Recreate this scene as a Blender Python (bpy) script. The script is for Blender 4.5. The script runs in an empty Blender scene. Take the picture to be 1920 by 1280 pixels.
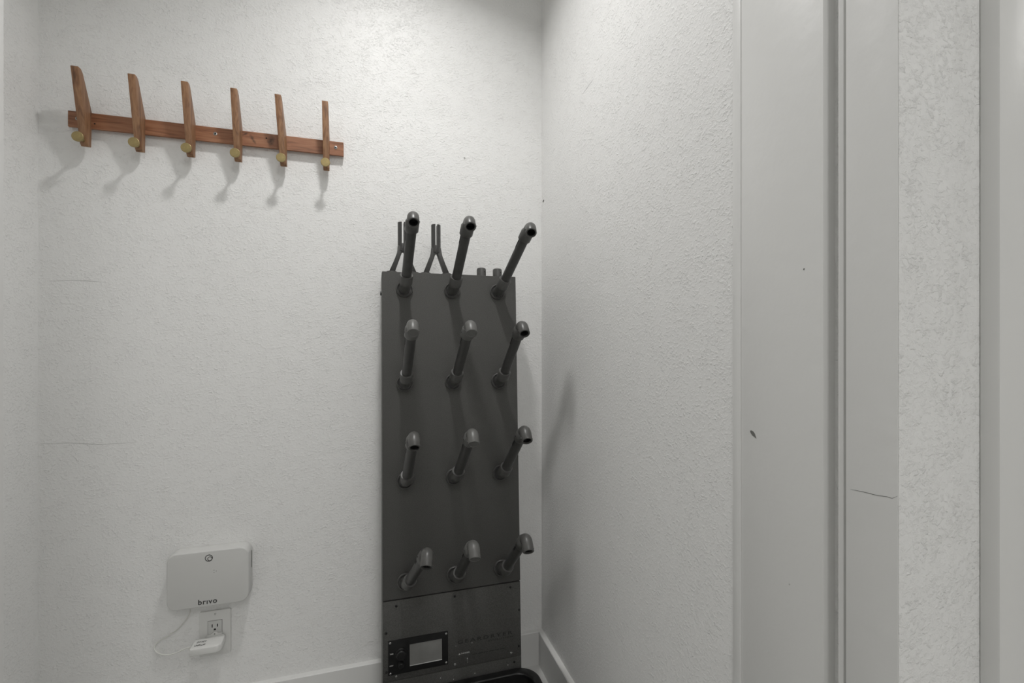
import bpy, bmesh, math, random
from mathutils import Vector, Matrix
random.seed(4)
S = bpy.context.scene
C = S.collection

# ------------------------------------------------------------------ camera
FPX, THETA, CX, CY = 877.0, math.radians(16.87), 960.0, 642.0
CAM = Vector((-0.542, -1.45, 1.05))
cd = bpy.data.cameras.new('camera'); cam = bpy.data.objects.new('camera', cd); C.objects.link(cam)
cd.sensor_width = 36.0; cd.lens = FPX / 1920 * 36.0
cd.shift_y = (CY - 640.0) / 1920.0
cd.clip_start = 0.02
cam.location = CAM; cam.rotation_euler = (math.radians(90), 0, -THETA)
S.camera = cam

# ------------------------------------------------------------------ world, exposure
w = bpy.data.worlds.new('world'); S.world = w; w.use_nodes = True
w.node_tree.nodes['Background'].inputs[0].default_value = (0.9, 0.95, 1, 1)
w.node_tree.nodes['Background'].inputs[1].default_value = 0.3
S.view_settings.view_transform = 'Standard'; S.view_settings.look = 'None'
S.view_settings.gamma = 1.0; S.view_settings.use_curve_mapping = False
S.view_settings.exposure = -0.06
CLOSET_W, HALL_W = 6.2, 9.8
S.cycles.diffuse_bounces = 10; S.cycles.max_bounces = 14   # white rooms live on inter-reflection

# ------------------------------------------------------------------ pixel helpers (a direction, then the plane the thing touches)
FWD = Vector((math.sin(THETA), math.cos(THETA), 0)); RGT = Vector((math.cos(THETA), -math.sin(THETA), 0)); UP = Vector((0, 0, 1))
def ray(px, py): return FWD + RGT * ((px - CX) / FPX) + UP * ((CY - py) / FPX)
def on_plane(px, py, p0, n):
    r = ray(px, py); t = (Vector(p0) - CAM).dot(n) / r.dot(n); return CAM + r * t
def on_back(px, py, off=0.0): return on_plane(px, py, (0, -off, 0), Vector((0, -1, 0)))
def on_right(px, py=642, off=0.0): return on_plane(px, py, (-off, 0, 0), Vector((-1, 0, 0)))
def on_hall(px, py=642, y=-1.09): return on_plane(px, py, (0, y, 0), Vector((0, -1, 0)))

# ------------------------------------------------------------------ materials
def mat(name, col, rough=0.5, metal=0.0, spec=0.5, bump=None, emit=None, vary=0.0):
    m = bpy.data.materials.new(name); m.use_nodes = True
    nt = m.node_tree; b = nt.nodes['Principled BSDF']
    b.inputs['Base Color'].default_value = (*col, 1); b.inputs['Roughness'].default_value = rough
    b.inputs['Metallic'].default_value = metal; b.inputs['Specular IOR Level'].default_value = spec
    tc = nt.nodes.new('ShaderNodeTexCoord')
    if vary:
        n = nt.nodes.new('ShaderNodeTexNoise'); n.inputs['Scale'].default_value = vary[0]; n.inputs['Detail'].default_value = 4
        nt.links.new(tc.outputs['Object'], n.inputs['Vector'])
        r = nt.nodes.new('ShaderNodeValToRGB'); e = r.color_ramp.elements
        e[0].position = 0.3; e[1].position = 0.7
        e[0].color = (*[c * (1 - vary[1]) for c in col], 1); e[1].color = (*[min(1, c * (1 + vary[1])) for c in col], 1)
        nt.links.new(n.outputs['Fac'], r.inputs['Fac']); nt.links.new(r.outputs['Color'], b.inputs['Base Color'])
    if bump:
        n = nt.nodes.new('ShaderNodeTexNoise'); n.inputs['Scale'].default_value = bump[0]; n.inputs['Detail'].default_value = 3
        nt.links.new(tc.outputs['Object'], n.inputs['Vector'])
        bp = nt.nodes.new('ShaderNodeBump'); bp.inputs['Strength'].default_value = 1.0; bp.inputs['Distance'].default_value = bump[1]
        nt.links.new(n.outputs['Fac'], bp.inputs['Height']); nt.links.new(bp.outputs['Normal'], b.inputs['Normal'])
    if emit:
        b.inputs['Emission Color'].default_value = (*col, 1); b.inputs['Emission Strength'].default_value = emit
    return m

def wall_mat(name, col, scale, dist):
    """orange-peel / knock-down painted drywall: soft blobs plus fine grain, as relief only"""
    m = mat(name, col, rough=0.48, spec=0.4)
    nt = m.node_tree; b = nt.nodes['Principled BSDF']; tc = nt.nodes['Texture Coordinate']
    mp = nt.nodes.new('ShaderNodeMapping'); mp.inputs['Rotation'].default_value = (0.3, 0.5, 0.2)
    mp.inputs['Scale'].default_value = (1.0, 1.0, 1.25)
    nt.links.new(tc.outputs['Object'], mp.inputs['Vector'])
    n1 = nt.nodes.new('ShaderNodeTexNoise'); n1.inputs['Scale'].default_value = scale; n1.inputs['Detail'].default_value = 5
    n1.inputs['Roughness'].default_value = 0.6; n1.inputs['Distortion'].default_value = 0.35
    n2 = nt.nodes.new('ShaderNodeTexNoise'); n2.inputs['Scale'].default_value = scale * 0.22; n2.inputs['Detail'].default_value = 2
    for n in (n1, n2): nt.links.new(mp.outputs['Vector'], n.inputs['Vector'])
    r1 = nt.nodes.new('ShaderNodeMapRange'); r1.interpolation_type = 'SMOOTHSTEP'
    r1.inputs['From Min'].default_value = 0.42; r1.inputs['From Max'].default_value = 0.80
    nt.links.new(n1.outputs['Fac'], r1.inputs['Value'])
    r2 = nt.nodes.new('ShaderNodeMapRange'); r2.inputs['From Min'].default_value = 0.3; r2.inputs['From Max'].default_value = 0.7
    r2.inputs['To Min'].default_value = 0.35; r2.inputs['To Max'].default_value = 1.0
    nt.links.new(n2.outputs['Fac'], r2.inputs['Value'])
    mu = nt.nodes.new('ShaderNodeMath'); mu.operation = 'MULTIPLY'
    nt.links.new(r1.outputs[0], mu.inputs[0]); nt.links.new(r2.outputs[0], mu.inputs[1])
    bp = nt.nodes.new('ShaderNodeBump'); bp.inputs['Strength'].default_value = 1.0; bp.inputs['Distance'].default_value = dist
    nt.links.new(mu.outputs[0], bp.inputs['Height']); nt.links.new(bp.outputs['Normal'], b.inputs['Normal'])
    return m

def wood_mat(name, along, light, mid, dark):
    m = mat(name, mid, rough=0.45, spec=0.4)
    nt = m.node_tree; b = nt.nodes['Principled BSDF']; tc = nt.nodes['Texture Coordinate']
    oi = nt.nodes.new('ShaderNodeObjectInfo')
    ad = nt.nodes.new('ShaderNodeVectorMath'); ad.operation = 'ADD'
    sc = nt.nodes.new('ShaderNodeVectorMath'); sc.operation = 'SCALE'; sc.inputs['Scale'].default_value = 7.3
    nt.links.new(oi.outputs['Location'], sc.inputs[0])
    nt.links.new(tc.outputs['Object'], ad.inputs[0]); nt.links.new(sc.outputs[0], ad.inputs[1])
    mp = nt.nodes.new('ShaderNodeMapping')
    s = [60, 60, 60]; s[along] = 5; mp.inputs['Scale'].default_value = s
    nt.links.new(ad.outputs[0], mp.inputs['Vector'])
    n = nt.nodes.new('ShaderNodeTexNoise'); n.inputs['Scale'].default_value = 1.6; n.inputs['Detail'].default_value = 7; n.inputs['Distortion'].default_value = 1.2
    nt.links.new(mp.outputs[0], n.inputs['Vector'])
    r = nt.nodes.new('ShaderNodeValToRGB'); e = r.color_ramp.elements
    e[0].position = 0.28; e[0].color = (*dark, 1); e[1].position = 0.72; e[1].color = (*light, 1)
    k = r.color_ramp.elements.new(0.48); k.color = (*mid, 1)
    nt.links.new(n.outputs['Fac'], r.inputs['Fac']); nt.links.new(r.outputs['Color'], b.inputs['Base Color'])
    bp = nt.nodes.new('ShaderNodeBump'); bp.inputs['Distance'].default_value = 0.0003
    nt.links.new(n.outputs['Fac'], bp.inputs['Height']); nt.links.new(bp.outputs['Normal'], b.inputs['Normal'])
    return m

M = {}
M['wall'] = wall_mat('painted_drywall', (0.82, 0.82, 0.812), 150, 0.0012)
M['wall_near'] = wall_mat('painted_drywall_heavy_texture', (0.82, 0.82, 0.812), 150, 0.0013)
M['trim'] = mat('satin_trim_paint', (0.72, 0.72, 0.71), rough=0.38, bump=(35, 0.0006))
M['ceil'] = wall_mat('painted_ceiling', (0.80, 0.80, 0.79), 80, 0.001)
M['floor'] = mat('pale_grey_floor', (0.62, 0.62, 0.61), rough=0.45, vary=(6, 0.12))
M['metal'] = mat('charcoal_powder_coat', (0.080, 0.0792, 0.0755), rough=0.72, spec=0.25, bump=(900, 0.0005), vary=(700, 0.28))
M['metal_edge'] = mat('grey_steel_side', (0.16, 0.16, 0.155), rough=0.45, bump=(900, 0.0003))
M['pipe'] = mat('dark_grey_plastic_pipe', (0.050, 0.0495, 0.0475), rough=0.42, spec=0.5, vary=(60, 0.12))
M['elbow'] = mat('grey_plastic_elbow', (0.076, 0.0755, 0.072), rough=0.38, spec=0.5, vary=(60, 0.1))
M['plug'] = mat('grey_plastic_plug', (0.11, 0.11, 0.105), rough=0.4)
M['black'] = mat('black_plastic', (0.012, 0.012, 0.012), rough=0.38, vary=(30, 0.2))
M['hole'] = mat('dark_hollow', (0.006, 0.006, 0.006), rough=0.8)
M['screen'] = mat('grey_display', (0.23, 0.23, 0.222), rough=0.25, vary=(14, 0.15))
M['ink'] = mat('white_print', (0.55, 0.55, 0.53), rough=0.6)
M['emboss'] = mat('black_print', (0.022, 0.022, 0.021), rough=0.5)
M['steel'] = mat('steel_screw', (0.45, 0.45, 0.44), rough=0.35, metal=1.0)
M['dark_screw'] = mat('black_screw', (0.03, 0.03, 0.03), rough=0.35, metal=0.6)
M['white'] = mat('white_plastic', (0.60, 0.60, 0.588), rough=0.4, bump=(700, 0.0001))
M['white2'] = mat('glossy_white_plastic', (0.70, 0.70, 0.685), rough=0.3)
M['grey_ink'] = mat('charcoal_print', (0.035, 0.035, 0.035), rough=0.6)
M['cable'] = mat('white_cable', (0.66, 0.66, 0.63), rough=0.4)
M['brass'] = mat('aged_brass', (0.34, 0.265, 0.12), rough=0.42, metal=0.55, vary=(90, 0.15))
M['wood_x'] = wood_mat('cherry_wood_board', 0, (0.36, 0.175, 0.095), (0.285, 0.125, 0.065), (0.15, 0.062, 0.033))
M['wood_z'] = wood_mat('walnut_wood_hook', 2, (0.34, 0.195, 0.105), (0.25, 0.130, 0.068), (0.13, 0.065, 0.035))
M['chip'] = mat('paint_scar', (0.16, 0.16, 0.15), rough=0.8)
M['crack'] = mat('hairline_crack', (0.46, 0.46, 0.45), rough=0.9)
M['lamp'] = mat('lamp_diffuser', (1.0, 0.97, 0.92), rough=0.5, emit=3.0)

# ------------------------------------------------------------------ mesh helpers
def finish(name, bm, m, parent=None, smooth=35, loc=None):
    bmesh.ops.recalc_face_normals(bm, faces=bm.faces)
    me = bpy.data.meshes.new(name); bm.to_mesh(me); bm.free()
    me.materials.append(m if not isinstance(m, str) else M[m])
    if smooth:
        me.polygons.foreach_set('use_smooth', [True] * len(me.polygons)); me.set_sharp_from_angle(angle=math.radians(smooth))
    return link(name, me, parent, loc)
def link(name, me, parent=None, loc=None):
    o = bpy.data.objects.new(name, me); C.objects.link(o)
    if parent: o.parent = parent
    if loc is not None: o.location = loc
    return o
def empty(name, loc=(0, 0, 0), rot=(0, 0, 0), parent=None):
    o = bpy.data.objects.new(name, None); C.objects.link(o); o.location = loc; o.rotation_euler = rot; o.empty_display_size = 0.05
    if parent: o.parent = parent
    return o
def tag(o, label, cat, kind=None, group=None):
    o['label'] = label; o['category'] = cat
    if kind: o['kind'] = kind
    if group: o['group'] = group
    return o
def add_box(bm, a, b, bev=0.0, seg=2):
    x0, y0, z0 = [min(p, q) for p, q in zip(a, b)]; x1, y1, z1 = [max(p, q) for p, q in zip(a, b)]
    v = [bm.verts.new(p) for p in ((x0,y0,z0),(x1,y0,z0),(x1,y1,z0),(x0,y1,z0),(x0,y0,z1),(x1,y0,z1),(x1,y1,z1),(x0,y1,z1))]
    f = [bm.faces.new([v[i] for i in q]) for q in ((3,2,1,0),(4,5,6,7),(0,1,5,4),(1,2,6,5),(2,3,7,6),(3,0,4,7))]
    if bev:
        ed = list({e for q in f for e in q.edges})
        bmesh.ops.bevel(bm, geom=ed, offset=bev, segments=seg, profile=0.5, affect='EDGES')
    return bm
def box(name, a, b, m, parent=None, bev=0.0, seg=2):
    return finish(name, add_box(bmesh.new(), a, b, bev, seg), m, parent)
def add_rings(bm, rings, n=24, cap=(False, False)):
    """rings: (centre, direction, radius); direction lies in a plane across local X"""
    out = []
    for c, d, r in rings:
        c = Vector(c); d = Vector(d).normalized()
        ax = Vector((1, 0, 0)) if abs(d.x) < 0.9 else Vector((0, 1, 0))
        a = (ax - d * ax.dot(d)).normalized(); b = d.cross(a)
        if r <= 1e-7: out.append([bm.verts.new(c)])
        else: out.append([bm.verts.new(c + a * (r * math.cos(t)) + b * (r * math.sin(t))) for t in [2 * math.pi * k / n for k in range(n)]])
    for p, q in zip(out, out[1:]):
        if len(p) == 1 and len(q) == 1: continue
        for k in range(n):
            j = (k + 1) % n
            if len(p) == 1: bm.faces.new((p[0], q[j], q[k]))
            elif len(q) == 1: bm.faces.new((p[k], p[j], q[0]))
            else: bm.faces.new((p[k], p[j], q[j], q[k]))
    if cap[0] and len(out[0]) > 1: bm.faces.new(out[0][::-1])
    if cap[1] and len(out[-1]) > 1: bm.faces.new(out[-1])
    return bm
def lathe(name, prof, axis, m, parent=None, org=(0, 0, 0), n=24, smooth=35):
    """prof: (distance along axis, radius)"""
    ax = Vector(axis).normalized(); o = Vector(org)
    return finish(name, add_rings(bmesh.new(), [(o + ax * h, ax, r) for h, r in prof], n), m, parent, smooth)
def add_sweep(bm, pts, rad, n=10, close=True):
    pts = [Vector(p) for p in pts]; N = len(pts); up = None; rings = []
    for i, p in enumerate(pts):
        t = (pts[min(i + 1, N - 1)] - pts[max(i - 1, 0)]).normalized()
        if up is None:
            up = Vector((0, 0, 1)) if abs(t.z) < 0.9 else Vector((1, 0, 0))
        up = (up - t * up.dot(t)).normalized(); s = t.cross(up)
        r = rad if not isinstance(rad, (list, tuple)) else rad[i]
        rings.append([bm.verts.new(p + up * r * math.cos(a) + s * r * math.sin(a)) for a in [2 * math.pi * k / n for k in range(n)]])
    for p, q in zip(rings, rings[1:]):
        for k in range(n): bm.faces.new((p[k], p[(k+1) % n], q[(k+1) % n], q[k]))
    if close: bm.faces.new(rings[0][::-1]); bm.faces.new(rings[-1])
    return bm
def add_prism(bm, poly, axis, a, b, bev=0.0):
    """poly: 2-D points; axis 0: (y,z) along x, 1: (x,z) along y, 2: (x,y) along z"""
    def P(u, v, t): return {0: (t, u, v), 1: (u, t, v), 2: (u, v, t)}[axis]
    lo = [bm.verts.new(P(u, v, a)) for u, v in poly]; hi = [bm.verts.new(P(u, v, b)) for u, v in poly]
    n = len(poly); fs = [bm.faces.new(lo[::-1]), bm.faces.new(hi)]
    for k in range(n): fs.append(bm.faces.new((lo[k], lo[(k+1) % n], hi[(k+1) % n], hi[k])))
    if bev:
        ed = list({e for f in fs[:2] for e in f.edges})
        bmesh.ops.bevel(bm, geom=ed, offset=bev, segments=2, profile=0.5, affect='EDGES')
    return bm
def rrect(x0, y0, x1, y1, r, n=6):
    out = []
    for cx, cy, a0 in ((x1-r, y1-r, 0), (x0+r, y1-r, 90), (x0+r, y0+r, 180), (x1-r, y0+r, 270)):
        for k in range(n + 1):
            a = math.radians(a0 + 90 * k / n); out.append((cx + r * math.cos(a), cy + r * math.sin(a)))
    return out
def bez(pts, n=10):
    """Catmull-Rom through points"""
    P = [Vector(p) for p in pts]; P = [2 * P[0] - P[1]] + P + [2 * P[-1] - P[-2]]; out = []
    for i in range(1, len(P) - 2):
        for k in range(n):
            t = k / n; a, b, c, d = P[i-1:i+3]
            out.append(0.5 * ((2*b) + (c-a)*t + (2*a-5*b+4*c-d)*t*t + (-a+3*b-3*c+d)*t**3))
    return out + [P[-2]]
def text_mesh(name, s, width, m, parent, mtx, bold=0.0, height=None, depth=0.0002, spacing=1.0):
    """flat lettering in local XY, fitted to width (and height), then put in place by mtx"""
    cu = bpy.data.curves.new('lettering', 'FONT'); cu.body = s; cu.size = 1.0; cu.align_x = 'CENTER'; cu.align_y = 'CENTER'
    cu.offset = bold; cu.space_character = spacing; cu.resolution_u = 4
    o = bpy.data.objects.new('lettering', cu); C.objects.link(o)
    me = bpy.data.meshes.new_from_object(o.evaluated_get(bpy.context.evaluated_depsgraph_get()))
    bpy.data.objects.remove(o); bpy.data.curves.remove(cu)
    xs = [v.co.x for v in me.vertices]; ys = [v.co.y for v in me.vertices]
    mx, my = (min(xs)+max(xs))/2, (min(ys)+max(ys))/2; k = width / (max(xs)-min(xs)); ky = k if not height else height / (max(ys)-min(ys))
    for v in me.vertices: v.co = mtx @ Vector(((v.co.x-mx)*k, (v.co.y-my)*ky, 0.0))
    me.name = name; me.materials.clear(); me.materials.append(M[m])
    return link(name, me, parent)
# lettering frame facing -Y: local X stays X, local Y -> Z
def face_front(x, y, z): return Matrix.Translation((x, y, z)) @ Matrix.Rotation(math.radians(90), 4, 'X')

# ------------------------------------------------------------------ the setting
H = 2.44; HEAD = 2.06
YI, YO = -0.852, -1.09           # closet side and hall side of the doorway wall
XL, XD = -1.329, -0.894          # closet left wall, doorway left jamb
def struct(name, a, b, m, label, cat, bev=0.0):
    return tag(box(name, a, b, m, None, bev), label, cat, 'structure')
struct('wall_back', (XL - .12, 0, 0), (0.12, 0.1, H), 'wall', 'white textured back wall carrying the coat rack', 'wall')
struct('wall_right', (0, 0, 0), (0.10, YI, H), 'wall', 'white textured side wall to the right of the boot dryer', 'wall')
struct('wall_left', (XL - .1, 0, 0), (XL, YI, H), 'wall', 'narrow strip of white textured side wall at the far left', 'wall')
bm = bmesh.new()
add_box(bm, (-2.6, YI, 0), (XD - .018, YO, H)); add_box(bm, (XD - .018, YI, HEAD + .018), (0.02, YO, H))
add_box(bm, (0.02, YI, 0), (2.6, YO + .015, H)); add_box(bm, (0.0012, YO + .015, 0), (2.6, YO, H))
tag(finish('wall_front', bm, 'wall_near', smooth=0), 'white textured wall strip between the door jamb and the casing at far right', 'wall', 'structure')
struct('floor', (-2.7, -3.4, -.05), (2.7, 0.1, 0), 'floor', 'pale grey floor seen beside the black bin', 'floor')
struct('ceiling', (-2.7, -3.4, H), (2.7, 0.1, H + .05), 'ceil', 'white ceiling above the closet and hall', 'ceiling')
struct('wall_hall_left', (-2.7, YO, 0), (-2.6, -3.3, H), 'wall', 'white hall wall on the left behind the camera', 'wall')
struct('wall_hall_right', (2.6, YO, 0), (2.7, -3.3, H), 'wall', 'white hall wall on the right behind the camera', 'wall')
struct('wall_hall_rear', (-2.7, -3.3, 0), (2.7, -3.4, H), 'wall', 'white hall wall behind the camera', 'wall')
BH, BT = 0.108, 0.016
def bb(name, poly, axis, a, b, label):
    tag(finish(name, add_prism(bmesh.new(), poly, axis, a, b, 0), 'trim', smooth=0), label, 'baseboard', 'structure')
bb('baseboard_back', [(0, 0), (-BT, 0), (-BT, BH - .002), (-BT + .002, BH), (0, BH)], 0, XL, 0, 'flat white baseboard along the back wall behind the boot dryer')
bb('baseboard_right', [(0, 0), (-BT, 0), (-BT, BH - .002), (-BT + .002, BH), (0, BH)], 1, -BT, YI, 'flat white baseboard along the right wall beside the black bin')
bb('baseboard_left', [(XL, 0), (XL + BT, 0), (XL + BT, BH - .002), (XL + BT - .002, BH), (XL, BH)], 1, -BT, YI, 'flat white baseboard along the left wall')

# door frame: boards of the right jamb from the closet side to the hall side, and the left jamb
yy = lambda px: on_right(px).y
frame = tag(empty('door_1', (0, -1.0, 0)), 'white painted door frame with a grooved jamb right of the closet', 'door frame', 'structure')
def jamb(name, x0, x1, ya, yb, z1=HEAD, bev=0.0012):
    return box(name, (x0, ya + 1.0, 0), (x1, yb + 1.0, z1), 'trim', frame, bev)
jamb('edge_strip', -0.0014, 0.05, yy(1375), yy(1389.5), bev=.0003)
jamb('jamb_board', 0.0, 0.05, yy(1389.5) , yy(1543), bev=.0004)
jamb('groove_back', 0.040, 0.06, yy(1543), yy(1586))
bead = finish('stop_bead', add_prism(bmesh.new(), [(0.05, yy(1566)+1), (0.006, yy(1566)+1), (0.003, yy(1568.5)+1), (0.003, yy(1578)+1), (0.006, yy(1580)+1), (0.05, yy(1580)+1)], 2, 0, HEAD), 'trim', frame)
jamb('jamb_board', 0.0, 0.0011, yy(1586)+0.0, YO + .0002, bev=.0004)
jamb('jamb_core', 0.0011, 0.05, yy(1586), YO + .0152)
jamb('jamb_board', XD - .018, XD, YI + .0, YO)
box('head_board', (XD, YI + 1, HEAD), (0.0, YO + 1, HEAD + .018), 'trim', frame, .001)
# marks on the jamb paint
def decal(name, poly, plane, m, parent, org):
    """thin chip: polygon of pixels on the plane x=0 (right) or y=0 (back)"""
    b = bmesh.new(); f = on_right if plane == 'right' else on_back
    nrm = Vector((-1, 0, 0)) if plane == 'right' else Vector((0, -1, 0))
    lo = [b.verts.new(f(px, py) - Vector(org) + nrm * 0.00005) for px, py in poly]; hi = [b.verts.new(f(px, py) - Vector(org) + nrm * 0.0004) for px, py in poly]
    n = len(poly); b.faces.new(hi); b.faces.new(lo[::-1])
    for k in range(n): b.faces.new((lo[k], lo[(k+1) % n], hi[(k+1) % n], hi[k]))
    return finish(name, b, m, parent, 0)
FO = (0, -1.0, 0)
decal('paint_chip', [(1406.5, 807), (1409, 806.5), (1413, 809), (1415.5, 813), (1418.5, 822), (1414.5, 819), (1411, 816), (1408, 812)], 'right', 'chip', frame, FO)
decal('paint_chip', [(1506, 504), (1508.5, 502.5), (1509, 504), (1507.3, 506.5)], 'right', 'chip', frame, FO)
decal('paint_chip', [(1480, 1093), (1482, 1095), (1480.5, 1097), (1478.8, 1095)], 'right', 'crack', frame, FO)
def crack(pts, wpx, plane, parent, org, m='crack'):
    top = [(x, y - wpx * (0.4 if k in (0, len(pts)-1) else 1) / 2) for k, (x, y) in enumerate(pts)]; bot = [(x, y + wpx * (0.4 if k in (0, len(pts)-1) else 1) / 2) for k, (x, y) in enumerate(pts)]
    b = bmesh.new(); f = on_right if plane == 'right' else on_back
    nrm = (Vector((-1, 0, 0)) if plane == 'right' else Vector((0, -1, 0))) * 0.0002
    T = [b.verts.new(f(*p) - Vector(org) + nrm) for p in top]; B = [b.verts.new(f(*p) - Vector(org) + nrm) for p in bot]
    for k in range(len(pts) - 1): b.faces.new((T[k], T[k+1], B[k+1], B[k]))
    return finish('hairline_crack', b, m, parent, 0)
crack([(1595, 917), (1620, 922), (1645, 928.5), (1664, 931), (1673, 934), (1683.5, 929.5)], 1.0, 'right', frame, FO, 'chip')
# casing of the next door on the hall side
xc = on_hall(1836).x; xc2 = on_hall(1875.5, y=YO - .019).x
tag(box('trim_1', (xc2, YO, 0), (xc2 + .09, YO - .019, 2.12), 'trim', None, .0025, 2), 'smooth white door casing at the right edge of the picture', 'door casing', 'structure')
# scars of the wall paint
wb = bpy.data.objects['wall_back']; wr = bpy.data.objects['wall_right']
crack([(100, 526.5), (140, 525), (170, 527), (198, 529)], 0.8, 'back', wb, (0, 0, 0))
crack([(76, 832), (130, 830), (190, 833), (255, 829)], 0.7, 'back', wb, (0, 0, 0))
decal('wall_fleck', [(869, 295), (871.5, 294), (873, 297), (870.5, 299)], 'back', 'crack', wb, (0, 0, 0))
crack([(1093, 176), (1100, 166), (1106, 157), (1113, 148)], 1.0, 'right', wr, (0, 0, 0))
decal('wall_fleck', [(1017.5, 377), (1019.5, 374), (1020.5, 375), (1018.8, 380)], 'right', 'chip', wr, (0, 0, 0))

# ------------------------------------------------------------------ ceiling lamps (all above the frame), with fill lamps added in the hall
def ceiling_lamp(x, y, r, watts, label, spread=180):
    t = tag(empty('ceiling_lamp', (x, y, H)), label, 'lamp')
    lathe('lamp_ring', [(0, r + .02), (.012, r + .018), (.016, r + .006), (.008, r), (0, r)], (0, 0, -1), 'white2', t, n=40)
    lathe('diffuser', [(.008, 0.0), (.008, r), (.006, r), (.006, 0.0)], (0, 0, -1), 'lamp', t, n=40)
    l = bpy.data.lights.new('lamp_light', 'AREA'); l.shape = 'DISK'; l.size = 2 * r; l.energy = watts; l.color = (1.0, 0.99, 0.972); l.spread = math.radians(spread)
    o = bpy.data.objects.new('lamp_light', l); C.objects.link(o); o.parent = t; o.location = (0, 0, -.02)
    return t
ceiling_lamp(-0.495, -0.524, 0.050, CLOSET_W, 'round recessed ceiling lamp inside the closet', 129)
ceiling_lamp(-0.40, -2.35, 0.16, HALL_W, 'added fill lamp on the hall ceiling straight behind the camera')  # unseen lamp added to fill the closet through the doorway
ceiling_lamp(-0.05, -2.95, 0.16, HALL_W * 0.6, 'added fill lamp on the ceiling near the rear wall of the hall')  # further unseen fill lamp, added to lift the back wall
ceiling_lamp(2.0, -1.85, 0.16, HALL_W * 0.35, 'round flush ceiling lamp at the right end of the hall')

# ------------------------------------------------------------------ boot dryer, leaning back 3 degrees against the wall
LEAN = math.radians(3.0)
DN = Vector((0, -math.cos(LEAN), math.sin(LEAN))); DU = Vector((0, math.sin(LEAN), math.cos(LEAN)))
RZ = 0.0062; S0 = (RZ - 1.23) / math.cos(LEAN)
DR = Vector((-0.319, -0.12 + S0 * math.sin(LEAN), RZ))
dryer = tag(empty('boot_dryer', DR, (-LEAN, 0, 0)), 'tall dark grey metal boot dryer with twelve bent drying tubes leaning in the corner', 'boot dryer')
def dl(px, py):
    p = on_plane(px, py, DR, DN) - DR; return p.x, p.dot(DU)
HW, TOP, SEAM, BTM = 0.1925, 1.2412, 0.3571, 0.0
DEP = 0.112
box('housing', (-HW, 0.0095, 0), (HW, DEP, TOP - .0005), 'metal_edge', dryer, .0015)
box('tube_panel', (-HW + .0008, 0.0, SEAM + .0016), (HW - .0008, 0.0105, TOP), 'metal', dryer, .0012)
s2 = dl(978, 1228)[1]
box('service_panel', (-HW + .0016, 0.0006, s2 + .0006), (HW - .0012, 0.0105, SEAM - .0016), 'metal', dryer, .0010)
box('base_panel', (-HW + .0016, 0.0009, 0.001), (HW - .0012, 0.0105, s2 - .0005), 'metal', dryer, .0010)
lathe('side_bolt', [(0, .006), (.003, .006), (.004, .004), (.004, 0)], (-1, 0, 0), 'dark_screw', dryer, (-HW, .03, TOP - .057), 12)
# drying tubes
EL = math.radians(42.2); TL = 0.2208; SO = 0.030
td = Vector((0, -math.cos(EL), math.sin(EL))); to = Vector((0, -math.sin(EL), -math.cos(EL))); base = Vector((0, -SO, 0)); head = base + td * TL
def arc(c, d0, d1, n=6):
    """directions turning from d0 to d1"""
    return [(d0 * math.cos(a) + d1 * math.sin(a)) for a in [math.pi / 2 * k / n for k in range(n + 1)]]
def mk(name, bm, m, smooth=40):
    bmesh.ops.recalc_face_normals(bm, faces=bm.faces)
    me = bpy.data.meshes.new(name); bm.to_mesh(me); bm.free(); me.materials.append(M[m])
    me.polygons.foreach_set('use_smooth', [True] * len(me.polygons)); me.set_sharp_from_angle(angle=math.radians(smooth)); return me
me_pipe = mk('pipe', add_rings(bmesh.new(), [(base + td * .022, td, .0128), (head - td * .014, td, .0128)], 28, (True, True)), 'pipe')
n0 = Vector((0, -1, 0))
me_flange = mk('flange', add_rings(bmesh.new(), [(n0 * h, n0, r) for h, r in ((0, .0226), (.0030, .0228), (.0052, .0222), (.0062, .0210), (.0058, .0196), (.0030, .0188), (.0012, .0180), (.0012, .0140))], 32), 'elbow')
el = []
for h in (0.0, .010): el.append((n0 * h, n0, .0150))
for k in range(1, 6):
    a = k / 6; d = (n0 * (1 - a) + td * a).normalized()
    el.append((base + n0 * (-.016 * (1 - a)) * 1.0 + td * (.016 * a), d, .0150))
el += [(base + td * .014, td, .0152), (base + td * .016, td, .0174), (base + td * .040, td, .0174), (base + td * .042, td, .0166), (base + td * .042, td, .0128)]
me_lower = mk('lower_elbow', add_rings(bmesh.new(), el, 28), 'elbow')
R0 = 0.0128
def head_rings(capped):
    g = [(head - td * .044, td, .0128), (head - td * .044, td, .0160), (head - td * .0425, td, .0170), (head - td * .019, td, .0170), (head - td * .015, td, .0146)]
    rb = .0138; c = head - td * rb + to * rb
    for k in range(0, 9):
        a = math.pi / 2 * k / 8
        g.append((c - to * (rb * math.cos(a)) + td * (rb * math.sin(a)), td * math.cos(a) + to * math.sin(a), .0141))
    e = head + to * .036
    g += [(e - to * .0008, to, .0140), (e, to, .0134)]
    if capped: g += [(e, to, .0105), (e - to * .0006, to, .0100), (e - to * .0006, to, 0.0)]
    else: g += [(e, to, .0106), (e - to * .020, to, .0103)]
    return g
me_head_open = mk('head_elbow', add_rings(bmesh.new(), head_rings(False), 28), 'elbow')
me_head_cap = mk('head_elbow', add_rings(bmesh.new(), head_rings(True), 28), 'plug')
e = head + to * .036
me_bore = mk('bore', add_rings(bmesh.new(), [(e - to * .0040, to, .01045), (e - to * .019, to, .0102), (e - to * .019, to, 0.0)], 24), 'hole')
me_pin = {}
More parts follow.
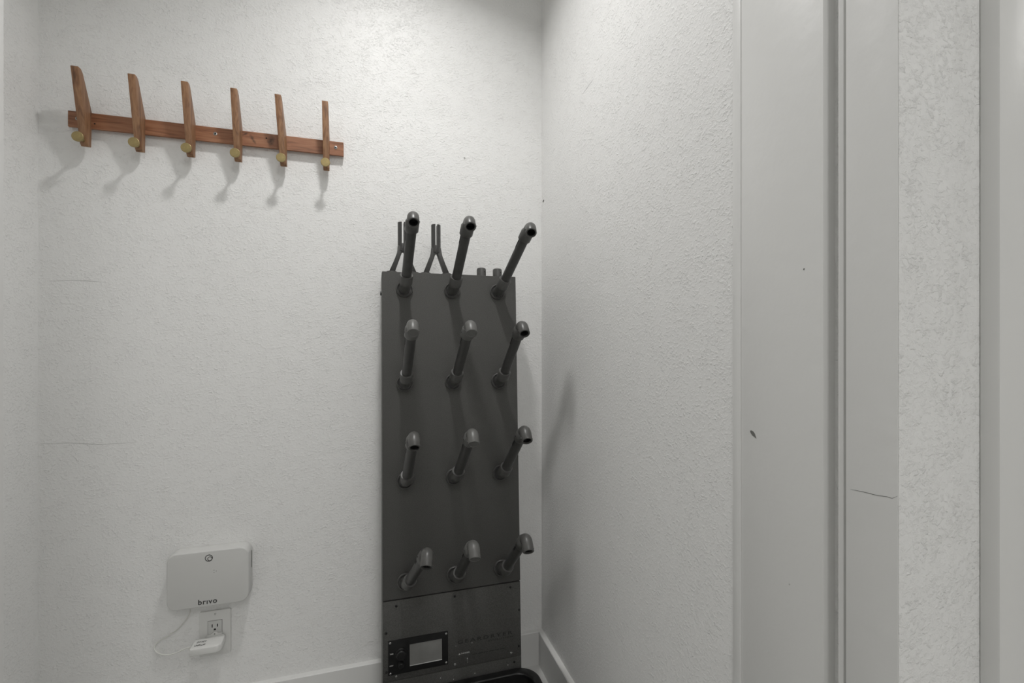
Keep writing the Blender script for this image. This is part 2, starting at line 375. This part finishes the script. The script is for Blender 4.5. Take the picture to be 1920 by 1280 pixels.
for s in (-1, 1):
    bm = bmesh.new()
    c = head + to * .028 + Vector((s * .0138, 0, 0)); add_rings(bm, [(c, Vector((s, 0, 0)), .0016), (c + Vector((s * .0016, 0, 0)), Vector((s, 0, 0)), .0012), (c + Vector((s * .0016, 0, 0)), Vector((s, 0, 0)), 0)], 8)
    me_pin[s] = mk('pin', bm, 'elbow')
bm = bmesh.new()
c = head - td * .030 + to * .002 + Vector((-.0168, 0, 0)); add_rings(bm, [(c, Vector((-1, 0, 0)), .0021), (c + Vector((-.0004, 0, 0)), Vector((-1, 0, 0)), .0021), (c + Vector((-.0004, 0, 0)), Vector((-1, 0, 0)), 0)], 10)
me_vent = mk('vent_hole', bm, 'hole')
bm = bmesh.new()
for q in (.060,):
    c = head - td * q; a = Vector((-1, 0, 0)); pl = [c + a * .0131 + td * u + to * v for u, v in ((-.012, -.0028), (-.012, .0028), (.012, .0028), (.012, -.0028))]
    vs = [bm.verts.new(p) for p in pl] + [bm.verts.new(p - a * .004) for p in pl]
    bm.faces.new(vs[:4]); bm.faces.new(vs[7:3:-1])
    for k in range(4): bm.faces.new((vs[k], vs[(k+1) % 4], vs[4 + (k+1) % 4], vs[4 + k]))
me_slot = mk('vent_slot', bm, 'hole')
cols = (-0.132, 0.001, 0.135); rows = (1.1935, 0.934, 0.670, 0.403)
roll = [3.0, 4.5, 15.0, 2.1, 4.5, 4.3, 2.9, 5.5, 5.4, 14.8, 5.2, 4.9]
capped = {3, 4, 7, 10}
for i in range(12):
    t = link('drying_tube', me_pipe, dryer, (cols[i % 3], 0, rows[i // 3])); t.rotation_euler = (0, math.radians(roll[i]), 0)
    link('flange', me_flange, t); link('lower_elbow', me_lower, t)
    if i in capped: link('head_elbow', me_head_cap, t)
    else: link('head_elbow', me_head_open, t); link('bore', me_bore, t)
    link('pin', me_pin[-1], t); link('pin', me_pin[1], t); link('vent_hole', me_vent, t); link('vent_slot', me_slot, t)
# glove forks standing on the top, and port caps
def fork(cx, yb):
    b = bmesh.new(); z0 = TOP; zt, zs, zc = TOP + .143, TOP + .084, TOP + .062
    r, gap, th = .0135, .0028, .012
    for s in (-1, 1):        # two half-round prongs with a slot between
        poly = [(s * gap, -th), (s * gap, th)] + [(s * (gap + (r - gap) * math.sin(a)), th * math.cos(a)) for a in [math.pi * k / 8 for k in range(1, 8)]]
        add_prism(b, [(cx + x, yb + y) for x, y in poly], 2, zc, zt)
        # leg: from the column out to the foot
        A = [(cx + s * .0015, zc + .012), (cx + s * r, zc + .012)]; 
        leg = [(cx + s * .0015, zc + .014), (cx + s * r, zc + .014), (cx + s * .0142, zc - .008), (cx + s * .0375, z0 + .002), (cx + s * .0215, z0 + .002), (cx + s * .0020, zc - .003)]
        add_prism(b, leg, 1, yb - .0095, yb + .0095, .002)
    add_box(b, (cx - .008, yb - .008, zc - .003), (cx + .008, yb + .008, zs), .002)
    o = finish('glove_fork', b, 'pipe', dryer)
    for s in (-1, 1): lathe('foot', [(0, .0145), (.0032, .0145), (.0042, .0120), (.0042, 0)], (0, 0, 1), 'elbow', o, (cx + s * .030, yb, z0 - .0005), 16)
fx = lambda px, py, off: (lambda p: (p - DR).x)(on_plane(px, py, DR - DN * off, DN))
fork(fx(816.5, 512, .03), .0155); fork(fx(754.5, 509, .03), .0155)
for px in (902.5, 932.5):
    c = lathe('port_cap', [(-.001, .0138), (.0225, .0138), (.026, .0128), (.0275, .0105), (.028, 0)], (0, 0, 1), 'elbow', dryer, (fx(px, 515, .03), .030, TOP))
    lathe('cap_hole', [(0, .0016), (.0006, .0016), (.0006, 0)], (.5, -.85, 0), 'hole', c, (fx(px, 515, .03) + .5 * .0136, .030 - .85 * .0136, TOP + .015), 10)
# screws of the service panel
for px, py, m in ((743, 1136, 0), (853, 1117.5, 0), (957, 1100.5, 0), (973.5, 1143, 0), (724, 1187, 0), (973, 1211, 0), (724.5, 1260.5, 0), (743, 1268.5, 1), (853, 1245.5, 1), (958, 1224, 1), (964.5, 1240.5, 0)):
    x, z = dl(px, py)
    s = lathe('screw', [(0, .0034), (.0012, .0032), (.0020, .0020), (.0020, .0011), (.0012, .0010), (.0012, 0)], (0, -1, 0), 'dark_screw' if m == 0 else 'steel', dryer, (x, .0008, z), 12)
    if m == 0 and py > 1200: pass
# control panel
xa, za = dl(727.8, 1202); xb, zb = dl(840, 1245.6); zt = dl(727.8, 1202)[1]; zb = dl(728.5, 1266)[1]
wx0, wz1 = dl(768, 1207); wx1 = dl(828.5, 1195.6)[0]; wz0 = dl(768, 1247.7)[1]
ctl = empty('control_panel', (0, 0, 0), parent=dryer)
bm = bmesh.new(); t = .0022
for a, b_ in (((xa, zb), (wx0, zt)), ((wx1, zb), (xb, zt)), ((wx0, zb), (wx1, wz0)), ((wx0, wz1), (wx1, zt))):
    add_box(bm, (a[0], -t, a[1]), (b_[0], .001, b_[1]))
bmesh.ops.remove_doubles(bm, verts=bm.verts, dist=1e-6)
finish('control_plate', bm, 'black', ctl, 0)
box('display', (wx0 - .001, -.0008, wz0 - .001), (wx1 + .001, .0005, wz1 + .001), 'screen', ctl)
box('display_ledge', (wx0 + .0004, -.0021, wz0), (wx1 - .0004, -.0007, wz0 + .0012), 'white', ctl)
for px, py, r in ((751.9, 1223.8, .0145), (752, 1243.2, .0085)):
    x, z = dl(px, py)
    k = lathe('knob', [(0, r), (.003, r), (.004, r * .93), (.012, r * .86), (.0135, r * .74), (.0135, 0)], (0, -1, 0), 'black', ctl, (x, -t, z), 28)
for px, py in ((731.5, 1204.7), (836.3, 1186.7), (836.5, 1241), (732.2, 1262)):
    x, z = dl(px, py); lathe('screw', [(0, .0030), (.001, .0029), (.0018, .0018), (.0018, .0009), (.001, .0008), (.001, 0)], (0, -1, 0), 'steel', ctl, (x, -t, z), 12)
for s, px, py, wd in (('TIME', 734, 1225, .0095), ('HEAT', 734, 1247, .0095)):
    x, z = dl(px, py); text_mesh('print', s, wd, 'ink', ctl, face_front(x, -t - .0003, z), .02)
# lettering on the service panel
def line(s, p0, p1, hpx, m, name='lettering', bold=0.0, sp=1.0, y=0.0003):
    (x0, z0), (x1, z1) = dl(*p0), dl(*p1)
    text_mesh(name, s, x1 - x0, m, dryer, face_front((x0+x1)/2, y, (z0+z1)/2), bold, hpx, spacing=sp)
line('GEARDRYER', (858, 1204), (961, 1185), .0098, 'emboss', bold=.02, sp=1.35)
line('EVOLUTION', (916, 1201), (961, 1192.5), .0048, 'emboss', bold=.02, sp=1.2)
line('DANGER', (864.5, 1225), (881, 1222), .0036, 'ink', name='warning_print', bold=.02)
x, z = dl(861.5, 1226); b = bmesh.new(); add_prism(b, [(x - .0026, z - .002), (x + .0026, z - .002), (x, z + .0026)], 1, .0002, .0008); finish('warning_triangle', b, 'ink', dryer, 0)
(xa_, za_), (xb_, zb_) = dl(886, 1226.5), dl(948, 1214.5)
for k in range(6):    # a line of print too small to read
    u0 = xa_ + (xb_ - xa_) * k / 6; box('warning_line', (u0, .0003, (za_+zb_)/2 - .0009), (u0 + (xb_-xa_) / 6 * (.92 if k % 2 else .8), .0008, (za_+zb_)/2 + .0009), 'emboss', dryer)
for px, py, r in ((885, 1205, .0012), (952.5, 1246.5, .0013), (826, 1271, .0012), (890.5, 1262, .0012), (850.5, 1273.5, .0011), (876.5, 1234, .0016), (876.8, 1237, .001), (877, 1241, .001), (855, 1211, .0009), (965, 1242, .0014), (961, 1223, .001)):
    x, z = dl(px, py); lathe('dust_fleck', [(0, r), (.0003, r * .9), (.0004, 0)], (0, -1, 0), 'ink', dryer, (x, .0008, z), 6)

# ------------------------------------------------------------------ black bin in front of the dryer
RIM = 0.130; bx1 = -0.094; by1 = -0.1845; bx0, by0 = -0.56, -0.56
binr = tag(empty('storage_bin', ((bx0+bx1)/2, (by0+by1)/2, 0)), 'black plastic bin with rounded rim at the foot of the boot dryer', 'bin')
cx, cy = binr.location.x, binr.location.y
def loop(bm, ins, z, r): 
    hx, hy = (bx1-bx0)/2 - ins, (by1-by0)/2 - ins
    return [bm.verts.new((x, y, z)) for x, y in rrect(-hx, -hy, hx, hy, r, 10)]
def loft(bm, loops):
    for p, q in zip(loops, loops[1:]):
        n = len(p)
        for k in range(n): bm.faces.new((p[k], p[(k+1) % n], q[(k+1) % n], q[k]))
bm = bmesh.new()
L = [loop(bm, .040, 0, .04), loop(bm, .020, RIM - .02, .055), loop(bm, .0245, RIM - .004, .055), loop(bm, .0245, .008, .045)]
loft(bm, L[:1] + L[1:]); bm.faces.new(L[0][::-1]); bm.faces.new(L[-1])
finish('tub', bm, 'black', binr)
bm = bmesh.new()
L = [loop(bm, .003, RIM - .016, .055), loop(bm, .0005, RIM - .008, .055), loop(bm, 0, RIM - .005, .055), loop(bm, .001, RIM - .0015, .055), loop(bm, .004, RIM, .052), loop(bm, .021, RIM - .001, .042), loop(bm, .0235, RIM - .003, .04), loop(bm, .0245, RIM - .010, .04)]
loft(bm, L); finish('rim', bm, 'black', binr)

# ------------------------------------------------------------------ coat rack
BX0, BX1 = on_back(127, 222, .015).x, on_back(644, 280, .015).x
BZ1 = (on_back(127, 207, .015).z + on_back(644, 266, .015).z) / 2; BZ0 = (on_back(128, 236, .015).z + on_back(644, 293.5, .015).z) / 2
ro = Vector(((BX0+BX1)/2, 0, BZ0))
rack = tag(empty('coat_rack', ro), 'reddish wooden coat rack with six upright hooks mounted on the back wall', 'coat rack')
hb = BZ1 - BZ0; hl = (BX1 - BX0) / 2
bm = add_prism(bmesh.new(), [(0, .004), (-.011, 0), (-.015, .001), (-.015, hb - .0015), (-.0135, hb), (0, hb)], 0, -hl, hl, .0008)
finish('board', bm, 'wood_x', rack, 30)
# dark figure in the grain between the fourth and fifth hooks
nt = M['wood_x'].node_tree; pb = nt.nodes['Principled BSDF']; col_in = pb.inputs['Base Color'].links[0].from_socket
tcn = nt.nodes['Texture Coordinate']
for (fpx, fpy, sx_, sz_, rot) in ((508, 264, .011, .019, 0.25), (474, 261, .005, .017, -0.5), (460, 251, .012, .0035, -0.5)):
    q = on_back(fpx, fpy, .015) - ro
    m1 = nt.nodes.new('ShaderNodeMapping'); m1.vector_type = 'TEXTURE'; m1.inputs['Location'].default_value = (q.x, -.015, q.z); m1.inputs['Rotation'].default_value = (0, rot, 0); m1.inputs['Scale'].default_value = (sx_, .02, sz_)
    nz = nt.nodes.new('ShaderNodeTexNoise'); nz.inputs['Scale'].default_value = 130; nz.inputs['Detail'].default_value = 5
    ln = nt.nodes.new('ShaderNodeVectorMath'); ln.operation = 'LENGTH'
    nt.links.new(tcn.outputs['Object'], m1.inputs['Vector']); nt.links.new(tcn.outputs['Object'], nz.inputs['Vector']); nt.links.new(m1.outputs[0], ln.inputs[0])
    su = nt.nodes.new('ShaderNodeMath'); su.operation = 'MULTIPLY_ADD'; su.inputs[1].default_value = 1.6
    nt.links.new(nz.outputs['Fac'], su.inputs[0]); nt.links.new(ln.outputs['Value'], su.inputs[2])
    rg = nt.nodes.new('ShaderNodeMapRange'); rg.inputs['From Min'].default_value = 1.0; rg.inputs['From Max'].default_value = 1.75; rg.inputs['To Min'].default_value = 0.72; rg.inputs['To Max'].default_value = 0.0
    nt.links.new(su.outputs[0], rg.inputs['Value'])
    mx = nt.nodes.new('ShaderNodeMix'); mx.data_type = 'RGBA'; mx.inputs[7].default_value = (0.035, 0.020, 0.013, 1)
    nt.links.new(rg.outputs[0], mx.inputs[0]); nt.links.new(col_in, mx.inputs[6]); col_in = mx.outputs[2]
nt.links.new(col_in, pb.inputs['Base Color'])
hx = [-1.2220, -1.1075, -.9945, -.8835, -.7730, -.6610]
hw = .0078
prof = [(-.0145, -.047), (-.026, -.050), (-.0325, -.044), (-.0705, .1245), (-.0700, .1262), (-.0585, .1262), (-.0500, .1190), (-.0118, hb + .002), (-.0135, hb * .5)]
me_hook = None
skew = [0, 0, 0, 0, 0, 0]
for i, x in enumerate(hx):
    b = add_prism(bmesh.new(), prof, 0, -hw, hw, .0009)
    if i == 4:     # this one twists a little
        for v in b.verts: v.co.x += -.055 * (v.co.z - .02) * (1 if v.co.z > .02 else .35)
    h = finish('hook', b, 'wood_z', rack, 30, (x - ro.x, 0, 0))
    z = 1.5505 - ro.z
    lathe('peg', [(0, .0038), (.024, .0038)], (0, -1, 0), 'brass', h, (0, -.034, z), 12)
    lathe('knob', [(0, .0), (0, .0108), (.0010, .0120), (.0030, .0124), (.0046, .0120), (.0052, .0112), (.0052, 0)], (0, -1, 0), 'brass', h, (0, -.0535, z), 32)
for px, py in ((403.5, 250.5), (629.3, 276.5), (145, 222)):
    p = on_back(px, py, .0155) - ro
    s = lathe('screw', [(0, .0046), (.0008, .0044), (.0012, .0030), (.0004, .0022), (.0004, 0)], (0, -1, 0), 'steel', rack, (p.x, -.0149, p.z), 20)
    for a in (0.6, 0.6 + math.pi / 2):
        b = add_box(bmesh.new(), (-.0028, -.00145, -.0005), (.0028, -.0003, .0005)); bmesh.ops.rotate(b, verts=b.verts, cent=(0, 0, 0), matrix=Matrix.Rotation(a, 3, 'Y'))
        bmesh.ops.translate(b, verts=b.verts, vec=(p.x, -.0149, p.z)); finish('screw_slot', b, 'hole', s, 0)
for px, py, w_ in ((177.5, 232, .0035), (499.5, 259, .004)):
    p = on_back(px, py, .015) - ro; lathe('knot', [(0, w_ * .6), (.0003, w_ * .5), (.0003, 0)], (0, -1, 0), 'hole', rack, (p.x, -.0149, p.z), 8)

# ------------------------------------------------------------------ access controller box
T = .044
c0 = on_back(311.6, 1038.7, T); c1 = on_back(467, 1130, T)
x0, x1 = c0.x, on_back(467, 1026, T).x; z1 = (c0.z + on_back(467, 1026.5, T).z) / 2; z0 = (on_back(311.6, 1144, T).z + c1.z) / 2
ctr = tag(empty('access_controller', ((x0+x1)/2, 0, z0)), 'white rounded wall box marked with a round emblem above the power outlet', 'wall box')
wx, hh = (x1 - x0) / 2, z1 - z0
bm = bmesh.new()
def rl(bm, ins, y, r): return [bm.verts.new((x, y, z)) for x, z in rrect(-wx + ins, ins, wx - ins, hh - ins, r, 8)]
R_ = .023
L = [rl(bm, .003, 0, R_), rl(bm, .0005, -.004, R_), rl(bm, 0, -.012, R_), rl(bm, 0, -T + .004, R_), rl(bm, .0005, -T + .0018, R_ - .0005), rl(bm, .0016, -T + .0004, R_ - .0016), rl(bm, .0032, -T, R_ - .0032)]
loft(bm, L); bm.faces.new(L[0][::-1]); bm.faces.new(L[-1])
finish('case', bm, 'white', ctr, 50)
box('side_slot', (wx - .0006, -.020, hh - .068), (wx + .0004, -.0135, hh - .022), 'chip', ctr, .0002)
def cl(px, py): p = on_back(px, py, T + .0003); return p.x - ctr.location.x, p.z - z0
def ring(name, cxz, ro_, ri, m):
    b = bmesh.new(); add_rings(b, [(Vector((cxz[0], -T + .0001, cxz[1])), (0, -1, 0), ro_), (Vector((cxz[0], -T - .0004, cxz[1])), (0, -1, 0), ro_), (Vector((cxz[0], -T - .0004, cxz[1])), (0, -1, 0), ri), (Vector((cxz[0], -T + .0001, cxz[1])), (0, -1, 0), ri)], 32)
    return finish(name, b, m, ctr)
ex, ez = cl(391.6, 1045.9); ring('emblem_ring', (ex, ez), .0090, .0074, 'grey_ink'); ring('emblem_ring', (ex + .0024, ez - .0022), .0058, .0044, 'grey_ink')
for px, py in ((401.2, 1068.5), (405.3, 1070.2), (401.2, 1073)):
    x, z = cl(px, py); lathe('indicator_hole', [(0, .0009), (.0003, .0008), (.0003, 0)], (0, -1, 0), 'hole', ctr, (x, -T, z), 8)
(ax_, az_), (bx_, bz_) = cl(371.5, 1129.5), cl(407, 1125.5)
text_mesh('lettering', 'br\u0131vo', bx_ - ax_, 'grey_ink', ctr, face_front((ax_+bx_)/2, -T - .0003, (az_+bz_)/2 + .0008), .018, None, spacing=1.12)

# ------------------------------------------------------------------ power outlet with adapter
p0 = on_back(373.8, 1147.5, .004); p1 = on_back(432.8, 1222, .004)
oz1 = on_back(432.8, 1139.5, .004).z; oz0 = p1.z; ox0, ox1 = p0.x, p1.x
out = tag(empty('power_outlet', ((ox0+ox1)/2, 0, oz0)), 'white wall outlet plate below the rounded wall box', 'outlet')
ocx = out.location.x
ow, oh = (ox1 - ox0) / 2, oz1 - oz0
bm = bmesh.new(); add_prism(bm, rrect(-ow, 0, ow, oh, .004, 4), 1, 0, -.0055, .0015); finish('cover_plate', bm, 'white2', out)
rw, rh = .0165, .067; rc = oh / 2
box('receptacle', (-rw, -.0070, rc - rh / 2), (rw, -.002, rc + rh / 2), 'white', out, .0008)
fr = bmesh.new()
for a, b_ in (((-rw - .0008, rc - rh/2 - .0008), (-rw, rc + rh/2 + .0008)), ((rw, rc - rh/2 - .0008), (rw + .0008, rc + rh/2 + .0008)), ((-rw, rc + rh/2), (rw, rc + rh/2 + .0008)), ((-rw, rc - rh/2 - .0008), (rw, rc - rh/2))):
    add_box(fr, (a[0], -.0057, a[1]), (b_[0], -.005, b_[1]))
finish('seam_line', fr, 'chip', out, 0)
sz = rc + .0185
for s, hgt in ((-1, .0085), (1, .0075)):
    box('slot', (s * .0063 - .0011, -.0072, sz - hgt / 2 + .002), (s * .0063 + .0011, -.006, sz + hgt / 2 + .002), 'hole', out)
b = bmesh.new(); add_prism(b, [(.0026 * math.cos(a), -.0078 + sz + .0024 * math.sin(a)) for a in [math.pi * k / 8 for k in range(9)]] + [(-.0026, -.0105 + sz), (.0026, -.0105 + sz)], 1, -.0072, -.006); finish('ground_hole', b, 'hole', out, 0)
for z in (oh - .009, .009):
    sc = lathe('plate_screw', [(0, .0030), (.0008, .0027), (.0008, 0)], (0, -1, 0), 'white', out, (0, -.0055, z), 14)
    box('screw_slot', (-.0004, -.0066, z - .0026), (.0004, -.0060, z + .0026), 'chip', sc)
# adapter: low wide brick on the lower socket, cable looping up to the box
az = oz0 + rc - .0185
ad = tag(empty('power_adapter', (ocx, 0, az)), 'white power adapter plugged into the lower socket with a looping thin cable', 'power adapter')
def al(px, py, off): p = on_back(px, py, off); return p.x - ocx, p.z - az
fl_, ft_ = al(354, 1218.5, .062); fr_, _ = al(411, 1211, .062); fb_ = al(356, 1232, .062)[1]
bm = bmesh.new(); add_prism(bm, [(fl_, -.016), (fl_, -.060), (fl_ + .002, -.062)] + [(fr_ - .010 + .013 * math.sin(a), -.049 - .013 * math.cos(a)) for a in [math.pi / 2 * k / 6 for k in range(7)]] + [(fr_ + .003, -.016)], 2, fb_, ft_, .0028); finish('adapter_body', bm, 'white2', ad, 50)
bm = bmesh.new()
lo = rrect(-.004, fb_ + .001, fr_ + .002, ft_ + .001, .006, 5); 
add_prism(bm, [(x, z) for x, z in lo], 1, -.020, -.0125, .0015)
finish('adapter_neck', bm, 'white2', ad, 50)
bm = bmesh.new()
tp = ft_
add_prism(bm, [(-.020, fb_), (.0185, fb_), (.0185, tp + .004), (.010, tp + .0035), (.0065, tp + .0085), (-.0035, tp + .0085), (-.0075, tp + .003), (-.020, tp + .0005)], 1, -.0125, -.0068, .001)
pl = finish('plug_plate', bm, 'white2', ad, 40)
lathe('plate_hole', [(0, .0014), (.0004, .0014), (.0004, 0)], (0, -1, 0), 'chip', pl, (.001, -.0124, tp + .0042), 10)
def top_m(x, y): return Matrix.Translation((x, y, ft_ + .0004))
tw = fr_ - fl_
lx = fl_ + tw * .30
text_mesh('print', 'DO NOT', .0215, 'grey_ink', ad, top_m(lx, -.0335), .02, .0070)
text_mesh('print', 'UNPLUG', .0245, 'grey_ink', ad, top_m(lx - .0005, -.0475), .02, .0070)
def wp(px, py, off): p = on_back(px, py, off); return Vector((p.x - ocx, p.y, p.z - az))
cab = bez([wp(357.5, 1136, .012), wp(355, 1151, .012), wp(345, 1166, .010), wp(332, 1180, .010), wp(314, 1192, .010), wp(297, 1202, .012), wp(289.3, 1212, .016), wp(292, 1221, .022), wp(303, 1226.5, .030), wp(318, 1227, .036), wp(333, 1222.5, .040), wp(346, 1216, .043), wp(358, 1212.5, .045)], 8)
finish('power_cable', add_sweep(bmesh.new(), cab, .0014, 10), 'cable', ad, 60)
lathe('cable_strain_relief', [(0, .0022), (.009, .0026), (.009, 0)], (1, .0, .0), 'cable', ad, (fl_ - .007, -.043, (fb_ + ft_) / 2 + .001), 12)
